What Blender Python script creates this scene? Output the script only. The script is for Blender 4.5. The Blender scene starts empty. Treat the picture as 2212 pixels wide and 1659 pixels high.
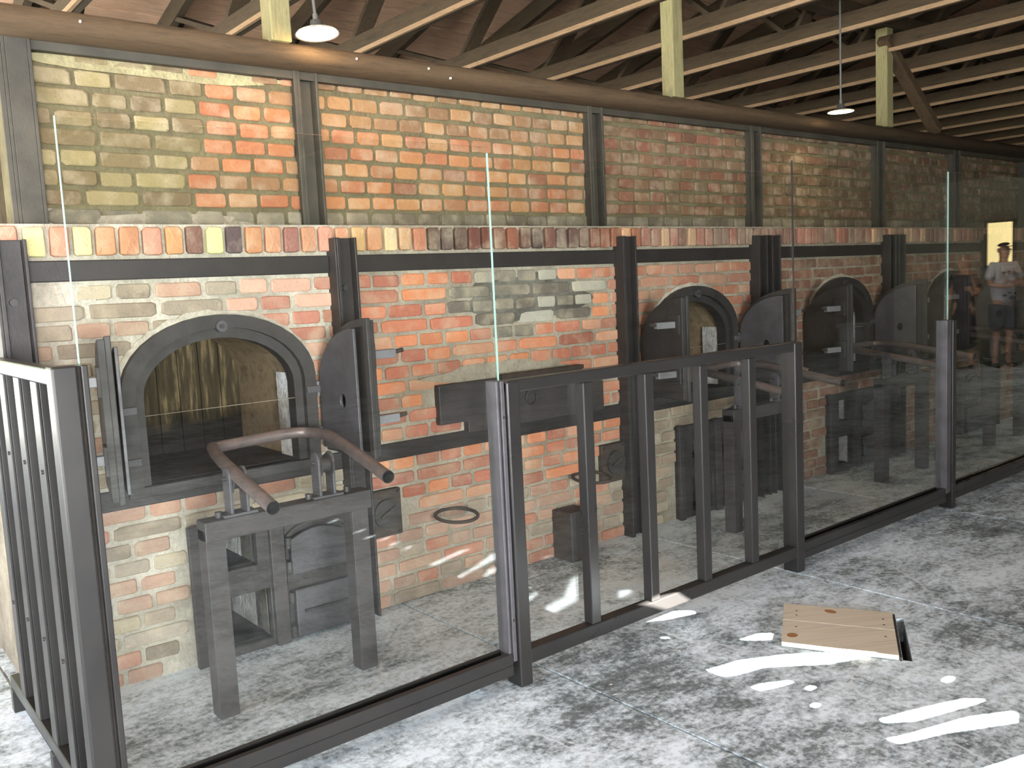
import bpy, math, random
from mathutils import Vector, Matrix
from mathutils.geometry import tessellate_polygon
R = random.Random(7)
SC = bpy.context.scene
COL = SC.collection

# ---------------------------------------------------------------- camera
cam_d = bpy.data.cameras.new('camera'); cam = bpy.data.objects.new('camera', cam_d); COL.objects.link(cam)
yaw, pit, rol = math.radians(38.9502), math.radians(6.3146), math.radians(-2.7946)
fw = Vector((math.sin(yaw)*math.cos(pit), math.cos(yaw)*math.cos(pit), -math.sin(pit)))
rt = Vector((math.cos(yaw), -math.sin(yaw), 0)); up = rt.cross(fw)
r2 = rt*math.cos(rol)+up*math.sin(rol); u2 = -rt*math.sin(rol)+up*math.cos(rol)
m = Matrix.Identity(4)
for i in range(3):
    m[i][0] = r2[i]; m[i][1] = u2[i]; m[i][2] = -fw[i]
m[0][3], m[1][3], m[2][3] = 0, 0, 1.42
cam.matrix_world = m
cam_d.sensor_width = 36; cam_d.lens = 36*1940.4/2212; cam_d.clip_start = .02; cam_d.clip_end = 300
SC.camera = cam

# ---------------------------------------------------------------- light
SC.view_settings.view_transform = 'Standard'; SC.view_settings.look = 'None'
SC.view_settings.gamma = 1; SC.view_settings.use_curve_mapping = False
SC.view_settings.exposure = 0.42
w = bpy.data.worlds.new('sky'); SC.world = w; w.use_nodes = True
nt = w.node_tree; nt.nodes.clear()
wo = nt.nodes.new('ShaderNodeOutputWorld'); bg = nt.nodes.new('ShaderNodeBackground')
tc = nt.nodes.new('ShaderNodeTexCoord'); sep = nt.nodes.new('ShaderNodeSeparateXYZ'); cr = nt.nodes.new('ShaderNodeValToRGB')
nt.links.new(tc.outputs['Generated'], sep.inputs[0]); nt.links.new(sep.outputs['Z'], cr.inputs[0])
cr.color_ramp.elements[0].position = 0.0; cr.color_ramp.elements[0].color = (.93, .96, 1, 1)
cr.color_ramp.elements[1].position = 0.7; cr.color_ramp.elements[1].color = (.55, .70, 1, 1)
nt.links.new(cr.outputs[0], bg.inputs[0]); nt.links.new(bg.outputs[0], wo.inputs[0])
bg.inputs[1].default_value = 1.7

SUN = Vector((.012, .80, -.60)).normalized()      # travel direction of the sunlight
sl = bpy.data.lights.new('sun', 'SUN'); so = bpy.data.objects.new('sun', sl); COL.objects.link(so)
so.rotation_euler = SUN.to_track_quat('-Z', 'Y').to_euler(); sl.energy = 130; sl.angle = math.radians(.15); sl.color = (1, .98, .93)

def area(name, loc, target, sx, sy, energy, color):
    l = bpy.data.lights.new(name, 'AREA'); o = bpy.data.objects.new(name, l); COL.objects.link(o)
    l.shape = 'RECTANGLE'; l.size = sx; l.size_y = sy; l.energy = energy; l.color = color
    o.location = loc; o.rotation_euler = (Vector(target)-Vector(loc)).to_track_quat('-Z', 'Y').to_euler()
    return o
# daylight falling in through the open left end and through the big doorway behind and to the left
area('daylight_open_end', (-3.4, .8, 1.5), (1, 1.2, .9), 6.5, 2.6, 200, (.82, .92, 1))
area('daylight_doorway', (-1.0, -5.75, 1.2), (1.5, 3.4, .9), 3.2, 2.2, 150, (.92, .96, 1)).data.spread = math.radians(60)

# ---------------------------------------------------------------- node helpers
def s2l(c):
    return tuple((x/12.92 if x <= .04045 else ((x+.055)/1.055)**2.4) for x in c)
def rgb(r, g, b): return s2l((r/255, g/255, b/255))
class NT:
    def __init__(s, name):
        s.m = bpy.data.materials.new(name); s.m.use_nodes = True; s.t = s.m.node_tree; s.t.nodes.clear()
        s.out = s.n('ShaderNodeOutputMaterial')
    def n(s, typ, **kw):
        nd = s.t.nodes.new(typ)
        for k, v in kw.items(): setattr(nd, k, v)
        return nd
    def l(s, a, b): s.t.links.new(a, b)
    def noise(s, scale, detail=4, vec=None, rough=.55):
        nd = s.n('ShaderNodeTexNoise'); nd.inputs['Scale'].default_value = scale
        nd.inputs['Detail'].default_value = detail; nd.inputs['Roughness'].default_value = rough
        if vec is not None: s.l(vec, nd.inputs['Vector'])
        return nd.outputs['Fac']
    def ramp(s, fac, stops):
        r = s.n('ShaderNodeValToRGB'); e = r.color_ramp.elements
        while len(e) < len(stops): e.new(.5)
        for i, (p, c) in enumerate(stops):
            e[i].position = p; e[i].color = (c if len(c) == 4 else (*c, 1)) if isinstance(c, tuple) else (c, c, c, 1)
        s.l(fac, r.inputs[0]); return r.outputs[0]
    def mix(s, fac, a, b, mode='MIX'):
        x = s.n('ShaderNodeMix', data_type='RGBA', blend_type=mode)
        for v, i in ((fac, 0), (a, 6), (b, 7)):
            if hasattr(v, 'is_linked'): s.l(v, x.inputs[i])
            elif i == 0: x.inputs[0].default_value = v
            else: x.inputs[i].default_value = (*v, 1) if len(v) == 3 else v
        return x.outputs[2]
    def math(s, op, a, b=0, c=None):
        x = s.n('ShaderNodeMath', operation=op)
        for i, v in enumerate((a, b, c)):
            if v is None: continue
            if hasattr(v, 'is_linked'): s.l(v, x.inputs[i])
            else: x.inputs[i].default_value = v
        return x.outputs[0]
    def pos(s): return s.n('ShaderNodeNewGeometry').outputs['Position']
    def mapv(s, vec, scale):
        x = s.n('ShaderNodeMapping'); x.inputs['Scale'].default_value = scale; s.l(vec, x.inputs[0]); return x.outputs[0]
    def bsdf(s, col, rough=.8, metal=0, bump=None, bstr=.3, bdist=.01, spec=.5):
        b = s.n('ShaderNodeBsdfPrincipled')
        for v, k in ((col, 'Base Color'), (rough, 'Roughness'), (metal, 'Metallic')):
            if hasattr(v, 'is_linked'): s.l(v, b.inputs[k])
            else: b.inputs[k].default_value = (*v, 1) if isinstance(v, tuple) else v
        b.inputs['Specular IOR Level'].default_value = spec
        if bump is not None:
            bn = s.n('ShaderNodeBump'); bn.inputs['Strength'].default_value = bstr; bn.inputs['Distance'].default_value = bdist
            s.l(bump, bn.inputs['Height']); s.l(bn.outputs[0], b.inputs['Normal'])
        s.l(b.outputs[0], s.out.inputs[0]); return s.m
M = {}
def brick_mat(name, attr):
    t = NT(name); p = t.pos()
    if attr:
        a = t.n('ShaderNodeAttribute', attribute_name='brick_colour'); c = a.outputs['Color']
    else:
        c = t.n('ShaderNodeObjectInfo').outputs['Color']
    n1 = t.noise(28, 5, p); n2 = t.noise(9, 5, p, .6); n3 = t.noise(120, 3, p)
    c = t.mix(t.ramp(n1, [(.3, 0.0), (.75, .4)]), c, t.mix(.35, c, (.10, .07, .055)))
    c = t.mix(t.ramp(n2, [(.46, 0.0), (.66, .6)]), c, t.mix(.6, c, rgb(188, 172, 146)))
    c = t.mix(t.ramp(n3, [(.60, 0.0), (.75, .35)]), c, (.05, .04, .035))
    h = t.math('ADD', n1, t.math('MULTIPLY', n3, .4))
    return t.bsdf(c, .92, 0, h, .6, .008, .2)
M['brick'] = brick_mat('brick', False); M['brick_far'] = brick_mat('brick_far', True)
def mortar(name, a, b, soot=False):
    t = NT(name); p = t.pos()
    n1 = t.noise(6, 6, p, .65); n2 = t.noise(60, 4, p)
    c = t.mix(t.ramp(n1, [(.35, 0.0), (.65, 1.0)]), a, b)
    c = t.mix(t.ramp(n2, [(.45, 0.0), (.8, .5)]), c, t.mix(.6, c, (.1, .09, .08)))
    return t.bsdf(c, .95, 0, t.math('ADD', n2, n1), .7, .012, .1)
M['mortar'] = mortar('mortar', rgb(168, 158, 140), rgb(132, 122, 106))
M['mortar_pale'] = mortar('mortar_pale', rgb(192, 184, 168), rgb(148, 140, 124))
M['mortar_upper'] = mortar('mortar_upper', rgb(118, 110, 82), rgb(94, 86, 64))
M['mortar_buff'] = mortar('mortar_buff', rgb(178, 168, 128), rgb(140, 130, 98))
M['plaster_white'] = mortar('plaster_white', rgb(222, 218, 205), rgb(180, 174, 160))
M['soot_mortar'] = mortar('soot_mortar', rgb(120, 117, 106), rgb(70, 66, 60))
def metal(name, c1, c2, rough, met, sc=7, bs=.15):
    t = NT(name); p = t.pos(); n1 = t.noise(sc, 6, p, .6); n2 = t.noise(90, 3, p)
    c = t.mix(t.ramp(n1, [(.35, 0.0), (.7, 1.0)]), c1, c2)
    r = t.math('ADD', t.math('MULTIPLY', n1, .25), rough-.12)
    return t.bsdf(c, r, met, n2, bs, .003)
M['steel_dark'] = metal('steel_dark', rgb(56, 52, 51), rgb(68, 62, 60), .55, .25)
M['steel_stay'] = metal('steel_stay', rgb(52, 47, 45), rgb(40, 36, 34), .5, .2)
M['steel_upper'] = metal('steel_upper', rgb(72, 67, 56), rgb(54, 50, 43), .6, .15)
M['steel_barrier'] = metal('steel_barrier', rgb(52, 50, 49), rgb(57, 55, 53), .3, .45, 3, .03)
M['cast_iron'] = metal('cast_iron', rgb(62, 58, 56), rgb(46, 43, 40), .6, .25, 10)
M['cast_grey'] = metal('cast_grey', rgb(86, 83, 86), rgb(68, 65, 66), .5, .25, 9)
M['iron_rust'] = metal('iron_rust', rgb(66, 54, 44), rgb(48, 41, 36), .75, .15, 20)
M['pipe_steel'] = metal('pipe_steel', rgb(122, 106, 102), rgb(92, 86, 84), .45, .4, 14)
M['latch_grey'] = metal('latch_grey', rgb(128, 126, 128), rgb(104, 102, 104), .5, .2, 9)
M['pipe_inside'] = metal('pipe_inside', rgb(40, 38, 38), rgb(30, 28, 28), .8, 0)  # dark inner wall: the shade inside the pipe put into its colour
M['black'] = metal('black', rgb(16, 14, 12), rgb(12, 10, 9), .95, 0)
M['soot'] = metal('soot', rgb(44, 38, 32), rgb(30, 27, 24), .95, 0)
def streaky(name, cols, axis_scale, rough=.85, sc=6, bs=.3, kn=None):
    t = NT(name); p = t.pos(); v = t.mapv(p, axis_scale)
    n1 = t.noise(sc, 7, v, .65); n2 = t.noise(sc*6, 3, v, .6)
    c = t.ramp(n1, [(.28+.44*i/(len(cols)-1), q) for i, q in enumerate(cols)])
    c = t.mix(t.ramp(n2, [(.5, 0.0), (.75, .6)]), c, t.mix(.6, c, (.03, .02, .015)))
    return t.bsdf(c, rough, 0, n2, bs, .006, .25)
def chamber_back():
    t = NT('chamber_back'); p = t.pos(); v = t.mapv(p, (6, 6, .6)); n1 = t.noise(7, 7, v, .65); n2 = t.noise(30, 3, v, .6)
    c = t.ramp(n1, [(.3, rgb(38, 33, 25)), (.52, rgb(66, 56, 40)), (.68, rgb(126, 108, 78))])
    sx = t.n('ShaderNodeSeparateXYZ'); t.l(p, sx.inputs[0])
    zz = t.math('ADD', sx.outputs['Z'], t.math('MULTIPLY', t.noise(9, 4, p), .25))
    c = t.mix(t.ramp(t.math('MULTIPLY', t.math('SUBTRACT', zz, .85), 2.5), [(.35, 1.0), (.55, 0.0)]), c, rgb(30, 26, 21))  # lower back wall darkened: shade of the chamber put into the colour
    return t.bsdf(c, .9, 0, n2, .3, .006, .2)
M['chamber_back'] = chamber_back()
M['chamber_side'] = streaky('chamber_side', [rgb(120, 98, 72), rgb(146, 126, 100), rgb(92, 72, 52)], (1, 1, 1))
M['jamb_white'] = mortar('jamb_white', rgb(226, 224, 222), rgb(150, 142, 132))
M['timber_truss'] = streaky('timber_truss', [rgb(52, 42, 30), rgb(66, 54, 38), rgb(40, 33, 24)], (5, .6, 5))
M['timber_edge'] = streaky('timber_edge', [rgb(126, 102, 76), rgb(146, 120, 92)], (5, .6, 5))
M['timber_beam'] = streaky('timber_beam', [rgb(64, 51, 36), rgb(76, 60, 42), rgb(50, 41, 30)], (.6, 5, 5))
M['timber_post'] = streaky('timber_post', [rgb(106, 100, 72), rgb(136, 128, 90), rgb(114, 102, 76)], (8, 8, .7))
M['roof_board'] = streaky('roof_board', [rgb(158, 124, 100), rgb(178, 144, 118), rgb(130, 108, 88)], (.5, 6, 6))
M['wall_board'] = streaky('wall_board', [rgb(96, 88, 70), rgb(112, 100, 80), rgb(80, 74, 60)], (6, 6, .6))
M['grass'] = streaky('gravel', [rgb(150, 150, 146), rgb(170, 170, 166), rgb(128, 128, 120)], (3, 3, 3))
M['leaf'] = streaky('leaf', [rgb(84, 120, 44), rgb(140, 166, 70), rgb(52, 84, 34)], (3, 3, 3))
M['plank'] = None
def plank_mat():
    t = NT('pine_plank'); p = t.pos()
    rot = t.n('ShaderNodeMapping'); rot.inputs['Rotation'].default_value = (0, 0, math.radians(-58)); rot.inputs['Scale'].default_value = (1, 1, 1); t.l(p, rot.inputs[0])
    v = t.mapv(rot.outputs[0], (40, 1.5, 10)); n1 = t.noise(1.2, 5, v); 
    c = t.ramp(n1, [(.3, rgb(190, 180, 160)), (.55, rgb(206, 197, 178)), (.75, rgb(176, 164, 142))])
    return t.bsdf(c, .7, 0, n1, .1, .002)
M['plank'] = plank_mat()
def floor_mat():
    t = NT('concrete'); p = t.pos()
    v = t.mapv(p, (1, 1.5, 1))
    big = t.noise(1.1, 6, v, .62); mid = t.noise(7.5, 8, v, .7); fine = t.noise(45, 5, p, .7)
    k = t.math('ADD', t.math('MULTIPLY', big, .40), t.math('ADD', t.math('MULTIPLY', mid, .36), t.math('MULTIPLY', fine, .33)))
    c = t.ramp(k, [(.41, rgb(80, 87, 88)), (.48, rgb(118, 128, 131)), (.53, rgb(176, 190, 197)), (.60, rgb(224, 238, 247))])
    sp = t.noise(24, 3, p, .5)
    c = t.mix(t.ramp(sp, [(.70, 0.0), (.73, .8)]), c, rgb(232, 234, 238))
    # thin pale cracks
    vo = t.n('ShaderNodeTexVoronoi', feature='DISTANCE_TO_EDGE'); vo.inputs['Scale'].default_value = .95
    wn = t.n('ShaderNodeTexNoise'); wn.inputs['Scale'].default_value = 6
    va = t.n('ShaderNodeVectorMath', operation='MULTIPLY_ADD'); t.l(wn.outputs['Color'], va.inputs[0]); va.inputs[1].default_value = (.12, .12, 0)
    t.l(p, va.inputs[2]); t.l(p, wn.inputs['Vector']); t.l(va.outputs[0], vo.inputs['Vector'])
    c = t.mix(t.ramp(vo.outputs['Distance'], [(.002, .8), (.005, 0.0)]), c, rgb(214, 224, 230))
    return t.bsdf(c, .72, 0, t.math('ADD', k, t.math('MULTIPLY', fine, .3)), .35, .006, .35)
M['concrete'] = floor_mat()
M['joint'] = mortar('joint_fill', rgb(214, 214, 212), rgb(176, 176, 172))
def glass_mat():
    t = NT('glass_pane'); lw = t.n('ShaderNodeLayerWeight'); lw.inputs[0].default_value = .5
    f = t.math('ADD', t.math('MULTIPLY', t.math('POWER', lw.outputs['Facing'], 5), .95), .043)
    tr = t.n('ShaderNodeBsdfTransparent'); tr.inputs[0].default_value = (.965, .98, .97, 1)
    gl = t.n('ShaderNodeBsdfGlossy'); gl.inputs['Roughness'].default_value = 0; gl.inputs[0].default_value = (1, 1, 1, 1)
    mx = t.n('ShaderNodeMixShader'); t.l(f, mx.inputs[0]); t.l(tr.outputs[0], mx.inputs[1]); t.l(gl.outputs[0], mx.inputs[2])
    t.l(mx.outputs[0], t.out.inputs[0]); return t.m
M['glass'] = glass_mat()
def edge_mat():
    t = NT('glass_edge'); return t.bsdf(rgb(140, 176, 162), .12, 0, spec=1)
M['glass_edge'] = edge_mat()
def emit(name, col, s):
    t = NT(name); e = t.n('ShaderNodeEmission'); e.inputs[0].default_value = (*col, 1); e.inputs[1].default_value = s
    t.l(e.outputs[0], t.out.inputs[0]); return t.m
M['bulb'] = emit('bulb', (1, .62, .25), 60)
M['lamp_disc'] = emit('lamp_disc', (1, .80, .5), 16)
M['window_glow'] = emit('window_glow', (1, .80, .36), 3.0)
def flat(name, col, rough=.8, sc=30, amt=.25, metal=0):
    t = NT(name); p = t.pos(); n = t.noise(sc, 4, p)
    c = t.mix(t.ramp(n, [(.35, 0.0), (.7, amt)]), col, tuple(x*.55 for x in col))
    return t.bsdf(c, rough, metal, n, .15, .004)
M['shade_out'] = flat('shade_out', rgb(86, 84, 80), .5); M['shade_in'] = flat('shade_in', rgb(236, 226, 206), .5)
M['skin'] = flat('skin', rgb(206, 158, 130), .55, 20, .1); M['shirt'] = flat('shirt', rgb(228, 226, 230), .9, 20, .08)
M['shorts'] = flat('shorts', rgb(66, 72, 74), .9); M['cap'] = flat('cap', rgb(34, 32, 36), .8); M['shoe'] = flat('shoe', rgb(40, 40, 44), .7)
M['dress'] = flat('dress', rgb(52, 48, 52), .9); M['hair'] = flat('hair', rgb(112, 84, 60), .7, 60, .4)
M['print'] = flat('print', rgb(62, 62, 70), .9); M['stone'] = flat('stone', rgb(150, 150, 146), .85)
M['rubber'] = flat('rubber', rgb(120, 122, 122), .7); M['plaster'] = flat('plaster', rgb(150, 146, 124), .9, 3, .3)
M['sole'] = flat('sole', rgb(220, 220, 220), .7); M['knot'] = flat('knot', rgb(158, 112, 72), .7); M['nail'] = flat('nail', rgb(84, 78, 72), .5)
M['bolt'] = flat('bolt', rgb(52, 48, 46), .5)

# ---------------------------------------------------------------- mesh helpers
OFF = {}
class MB:
    def __init__(s): s.v = []; s.f = []; s.sm = []
    def add(s, vs, fs, smooth=False):
        b = len(s.v); s.v += [tuple(x) for x in vs]; s.f += [tuple(i+b for i in f) for f in fs]; s.sm += [smooth]*len(fs); return s
    def box(s, x0, x1, y0, y1, z0, z1):
        v = [(x, y, z) for x in (x0, x1) for y in (y0, y1) for z in (z0, z1)]
        return s.add(v, [(0, 1, 3, 2), (4, 6, 7, 5), (0, 4, 5, 1), (2, 3, 7, 6), (0, 2, 6, 4), (1, 5, 7, 3)])
    def bar(s, p, q, wd, ht, upv=(0, 0, 1)):
        p = Vector(p); q = Vector(q); d = (q-p).normalized(); u = Vector(upv)
        a = d.cross(u)
        if a.length < 1e-4: a = d.cross(Vector((0, 1, 0)))
        a.normalize(); b = a.cross(d).normalized(); v = []
        for c in (p, q):
            for i, j in ((-1, -1), (1, -1), (1, 1), (-1, 1)): v.append(c+a*i*wd/2+b*j*ht/2)
        return s.add(v, [(3, 2, 1, 0), (4, 5, 6, 7)]+[(i, (i+1) % 4, (i+1) % 4+4, i+4) for i in range(4)])
    def tube(s, pts, r, n=12, caps=True, hollow=0, closed=False):
        pts = [Vector(p) for p in pts]; rings = []; N = len(pts); rs = r if isinstance(r, (list, tuple)) else [r]*N
        prev = None
        for i, p in enumerate(pts):
            if closed: d = pts[(i+1) % N]-pts[i-1]
            else: d = (pts[min(i+1, N-1)]-pts[max(i-1, 0)])
            d.normalize(); a = prev if prev is not None else (Vector((0, 0, 1)) if abs(d.z) < .9 else Vector((1, 0, 0)))
            a = (a-d*a.dot(d)).normalized(); prev = a; b = d.cross(a)
            rings.append([p+(a*math.cos(t)+b*math.sin(t))*rs[i] for t in [2*math.pi*k/n for k in range(n)]])
        v = [x for g in rings for x in g]; f = []
        for i in range(N if closed else N-1):
            i2 = (i+1) % N
            f += [(i*n+k, i*n+(k+1) % n, i2*n+(k+1) % n, i2*n+k) for k in range(n)]
        s.add(v, f, True)
        if not closed and caps:
            s.add(rings[0], [tuple(range(n))[::-1]]); s.add(rings[-1], [tuple(range(n))])
        return s
    def cyl(s, p, q, r, n=20, r2=None):
        return s.tube([p, q], [r, r if r2 is None else r2], n)
    def prism(s, loops, fn, d0, d1):
        """loops: [outer, hole, ...] of 2D points; fn(u, v, d) -> 3D; solid between d0 and d1"""
        pts = [p for l in loops for p in l]; n = len(pts)
        tris = tessellate_polygon([[Vector((p[0], p[1], 0)) for p in l] for l in loops])
        v = [fn(p[0], p[1], d0) for p in pts]+[fn(p[0], p[1], d1) for p in pts]
        f = []
        for t in tris:
            f.append(tuple(t)); f.append(tuple(i+n for i in reversed(t)))
        k = 0
        for l in loops:
            c = len(l)
            for i in range(c):
                j = (i+1) % c; f.append((k+i, k+j, k+j+n, k+i+n))
            k += c
        return s.add(v, f)
    def build(s, name, mat, parent=None, bevel=0, fixn=True, off=None):
        o3 = Vector(off) if off is not None else (OFF.get(parent.name, Vector()) if parent else Vector())
        me = bpy.data.meshes.new(name)
        me.from_pydata([Vector(v)-o3 for v in s.v], [], s.f)
        me.polygons.foreach_set('use_smooth', s.sm)
        if fixn:
            import bmesh
            bm = bmesh.new(); bm.from_mesh(me); bmesh.ops.recalc_face_normals(bm, faces=bm.faces); bm.to_mesh(me); bm.free()
        me.materials.append(mat); ob = bpy.data.objects.new(name, me); COL.objects.link(ob)
        if parent: ob.parent = parent; OFF[ob.name] = OFF.get(parent.name, Vector())
        elif off is not None: ob.location = o3; OFF[ob.name] = o3
        if bevel:
            b = ob.modifiers.new('bevel', 'BEVEL'); b.width = bevel; b.segments = 2; b.limit_method = 'ANGLE'; b.angle_limit = math.radians(40)
        return ob
def tag(o, label=None, cat=None, group=None, kind=None):
    for k, v in (('label', label), ('category', cat), ('group', group), ('kind', kind)):
        if v: o[k] = v
    return o
def thing(name, loc, label, cat, group=None):
    o = bpy.data.objects.new(name, None); COL.objects.link(o); o.location = loc; o.empty_display_size = .1
    OFF[o.name] = Vector(loc); return tag(o, label, cat, group)
def struct(name, loc=(0, 0, 0), mb=None, mat=None):
    if mb is None:
        o = bpy.data.objects.new(name, None); COL.objects.link(o); o.location = loc; OFF[o.name] = Vector(loc)
    else: o = mb.build(name, mat, None, off=loc)
    o['kind'] = 'structure'; return o
def kids(o): return [c for c in bpy.data.objects if c.parent == o]
KID = {}
def index_kids():
    KID.clear()
    for c in bpy.data.objects:
        if c.parent: KID.setdefault(c.parent.name, []).append(c)
def copy_tree(o, loc=None, parent=None):
    c = o.copy(); COL.objects.link(c); c.parent = parent
    if loc is not None: c.location = loc
    for ch in KID.get(o.name, []): copy_tree(ch, None, c)
    return c
XZ = lambda u, v, d: (u, d, v)

YF, YU = 3.435, 3.66        # face of the furnace block, face of the upper brick wall
YG = 2.42                   # glass line

# ---------------------------------------------------------------- floor
PIT = [(3.022, 1.565), (3.372, 1.776), (3.402, 1.76), (3.035, 1.535)]
floor = struct('floor', (0, 0, 0), MB().prism([[(-4, -5.8), (14.5, -5.8), (14.5, 9.5), (-4, 9.5)], PIT], lambda u, v, d: (u, v, d), -.14, -.012), M['joint'])
JX = [-4, -2.52, -.99, .54, 2.067, 3.60, 5.13, 6.66, 8.19, 9.72, 11.25, 12.78, 14.5]
JY = [-5.8, -2.2, 1.3-.35, 4.4, 9.5]
for i in range(len(JX)-1):
    for j in range(len(JY)-1):
        if JY[j] == 1.3-.35 or True:
            g = .0055 
            x0, x1 = JX[i]+g, JX[i+1]-g
            y0, y1 = JY[j]+(.0008 if j else 0), JY[j+1]-.0008
            if i == 4 and j == 2:       # the slab with the small pit under the pine board
                MB().prism([[(x0, y0), (x1, y0), (x1, y1), (x0, y1)], PIT], lambda u, v, d: (u, v, d), -.10, 0).build('slab', M['concrete'], floor)
            else: MB().box(x0, x1, y0, y1, -.06, 0).build('slab', M['concrete'], floor)

# outside ground and greenery seen past the open left end
g = struct('ground', (0, 0, 0), MB().box(-40, -4, -30, 40, -.2, -.05).box(-4, 30, 9.5, 40, -.2, -.05), M['grass'])
def shrub(name, loc, rx, rz, label, n=900, seed=3):
    rr = random.Random(seed); t = thing(name, loc, label, 'shrub', None)
    mb = MB()
    for k in range(n):
        a = rr.uniform(0, 6.28); b = math.acos(rr.uniform(-1, 1)); q = rr.uniform(.75, 1)
        c = Vector((loc[0]+rx*q*math.sin(b)*math.cos(a), loc[1]+rx*q*math.sin(b)*math.sin(a), loc[2]+rz+rz*q*math.cos(b)*.98))
        d = Vector((rr.uniform(-1, 1), rr.uniform(-1, 1), rr.uniform(-1, 1))).normalized(); e = d.orthogonal().normalized(); s_ = rr.uniform(.06, .14)
        mb.add([c-d*s_, c+e*s_*.5, c+d*s_, c-e*s_*.5], [(0, 1, 2, 3)])
    o = mb.build('foliage', M['leaf'], t, fixn=False); o['kind'] = 'stuff'
    MB().tube([(loc[0], loc[1], loc[2]-.05), (loc[0]+.05, loc[1], loc[2]+rz)], [.07, .04], 8).build('stem', M['timber_truss'], t)
shrub('leafy_shrub', (.2, 12.5, -.05), 1.5, 2.1, 'tall sunlit leafy shrub in the open beyond the left end of the brick wall')

# ---------------------------------------------------------------- bricks
def brick_variant(k):
    rr = random.Random(100+k); ring = []
    for (sx, sz) in ((-1, -1), (1, -1), (1, 1), (-1, 1)):
        cx, cz = rr.uniform(.04, .14), rr.uniform(.06, .24)
        a = (sx*(.5-rr.uniform(0, .018)), sz*(.5-cz)); b = (sx*(.5-cx), sz*(.5-rr.uniform(0, .05)))
        ring += [a, b] if sx*sz > 0 else [b, a]
    cen = sum(p[0] for p in ring)/8, sum(p[1] for p in ring)/8
    v = [(x, .5, z) for x, z in ring]+[(x, -.38, z) for x, z in ring]+[(x*.93, -.5+rr.uniform(-.05, .05), z*.86) for x, z in ring]
    f = [(i, (i+1) % 8, (i+1) % 8+8, i+8) for i in range(8)]+[(i+8, (i+1) % 8+8, (i+1) % 8+16, i+16) for i in range(8)]
    v.append((cen[0], -.54, cen[1])); f += [(16+i, 16+(i+1) % 8, 24) for i in range(8)]
    return v, f
BV = [brick_variant(k) for k in range(8)]
import bmesh
BM = []
for k, (v, f) in enumerate(BV):
    me = bpy.data.meshes.new('brick'); me.from_pydata(v, [], f)
    bm_ = bmesh.new(); bm_.from_mesh(me); bmesh.ops.recalc_face_normals(bm_, faces=bm_.faces); bm_.to_mesh(me); bm_.free()
    me.materials.append(M['brick']); BM.append(me)
BF = [[tuple(p.vertices) for p in me.polygons] for me in BM]
def lay_bricks(parent, items, limit, name='brick'):
    """items: (x, y, z, sx, sy, sz, colour). The ones that show largest become parts, the rest one joined part."""
    items = sorted(items, key=lambda t: -(t[3]*t[5])*(t[1]/math.hypot(t[0], t[1]))/(t[0]**2+t[1]**2))
    for it in items[:limit]:
        k = R.randrange(8); o = bpy.data.objects.new(name, BM[k]); COL.objects.link(o); o.parent = parent
        o.location = (it[0], it[1], it[2]); o.scale = it[3:6]; o.color = (*it[6], 1)
        o.rotation_euler = (R.uniform(-.02, .02), R.uniform(-.012, .012), R.uniform(-.02, .02))
    rest = items[limit:]
    if rest:
        mb = MB(); cols = []
        for it in rest:
            k = R.randrange(8); dy = R.uniform(-.003, .003)
            mb.add([(it[0]+v[0]*it[3], it[1]+dy+v[1]*it[4], it[2]+v[2]*it[5]) for v in BV[k][0]], BF[k]); cols += [it[6]]*25
        o = mb.build(name, M['brick_far'], parent, fixn=False, off=(0, 0, 0)); o['kind'] = 'stuff'
        ca = o.data.color_attributes.new('brick_colour', 'FLOAT_COLOR', 'POINT')
        ca.data.foreach_set('color', [x for c in cols for x in (*c, 1)])
def pick(ch, rr):
    c = rgb(*rr.choice(ch)); k = rr.uniform(.88, 1.12); g = sum(c)/3
    return tuple(min(1, (x*.76+(g*.16+w_*.08))*k) for x, w_ in zip(c, (.42, .38, .31)))
OV = [1.315, 4.155, 5.74, 7.36]          # oven centres along the block
STAYS = [(.565, 0), (1.812, 0), (3.522, 0), (4.725, 0), (4.862, 0), (6.31, 0), (6.445, 0), (7.95, 0), (8.09, 0)]
def in_arch(x, z, cx, m=0.0):
    dx = abs(x-cx)
    if dx > .385+m: return False
    if z < .66: return False
    if z < 1.09: return True
    return z < 1.09+.27*math.sqrt(max(0, 1-(dx/(.385+m))**2))+m
def low_colour(x, z, rr):
    bay = [(162, 148, 130), (150, 134, 116), (178, 142, 122), (190, 146, 124), (138, 124, 108), (186, 172, 146), (182, 122, 98)]
    if x < 1.83:
        if z < .62: ch = bay+[(184, 170, 156)]
        elif x > 1.35 and z > 1.05: ch = [(206, 140, 116), (196, 128, 106), (214, 160, 138), (186, 112, 92), (198, 168, 150)]
        else: ch = bay
    elif x < 3.5:
        e = ((x-2.9)/.45)**2+((z-1.34)/.17)**2
        if e < 1+rr.uniform(-.25, .25): ch = [(150, 144, 130), (120, 114, 102), (172, 168, 156), (98, 90, 82)]
        elif z < .4: ch = [(184, 140, 118), (168, 128, 110), (160, 140, 124), (190, 116, 88)]
        else: ch = [(212, 120, 70), (202, 112, 74), (190, 100, 70), (224, 130, 70), (178, 106, 80), (208, 144, 108), (172, 92, 70)]
    elif x < 4.9: ch = [(194, 118, 84), (184, 108, 80), (172, 112, 90), (188, 130, 102)] if z > .7 else [(176, 160, 140), (168, 142, 120), (150, 130, 112)]
    else: ch = [(150, 90, 68), (136, 86, 66), (142, 98, 78), (126, 90, 72)]
    c = pick(ch, rr); return (c[0]*.86, c[1]*.84, c[2]*.78)
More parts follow.
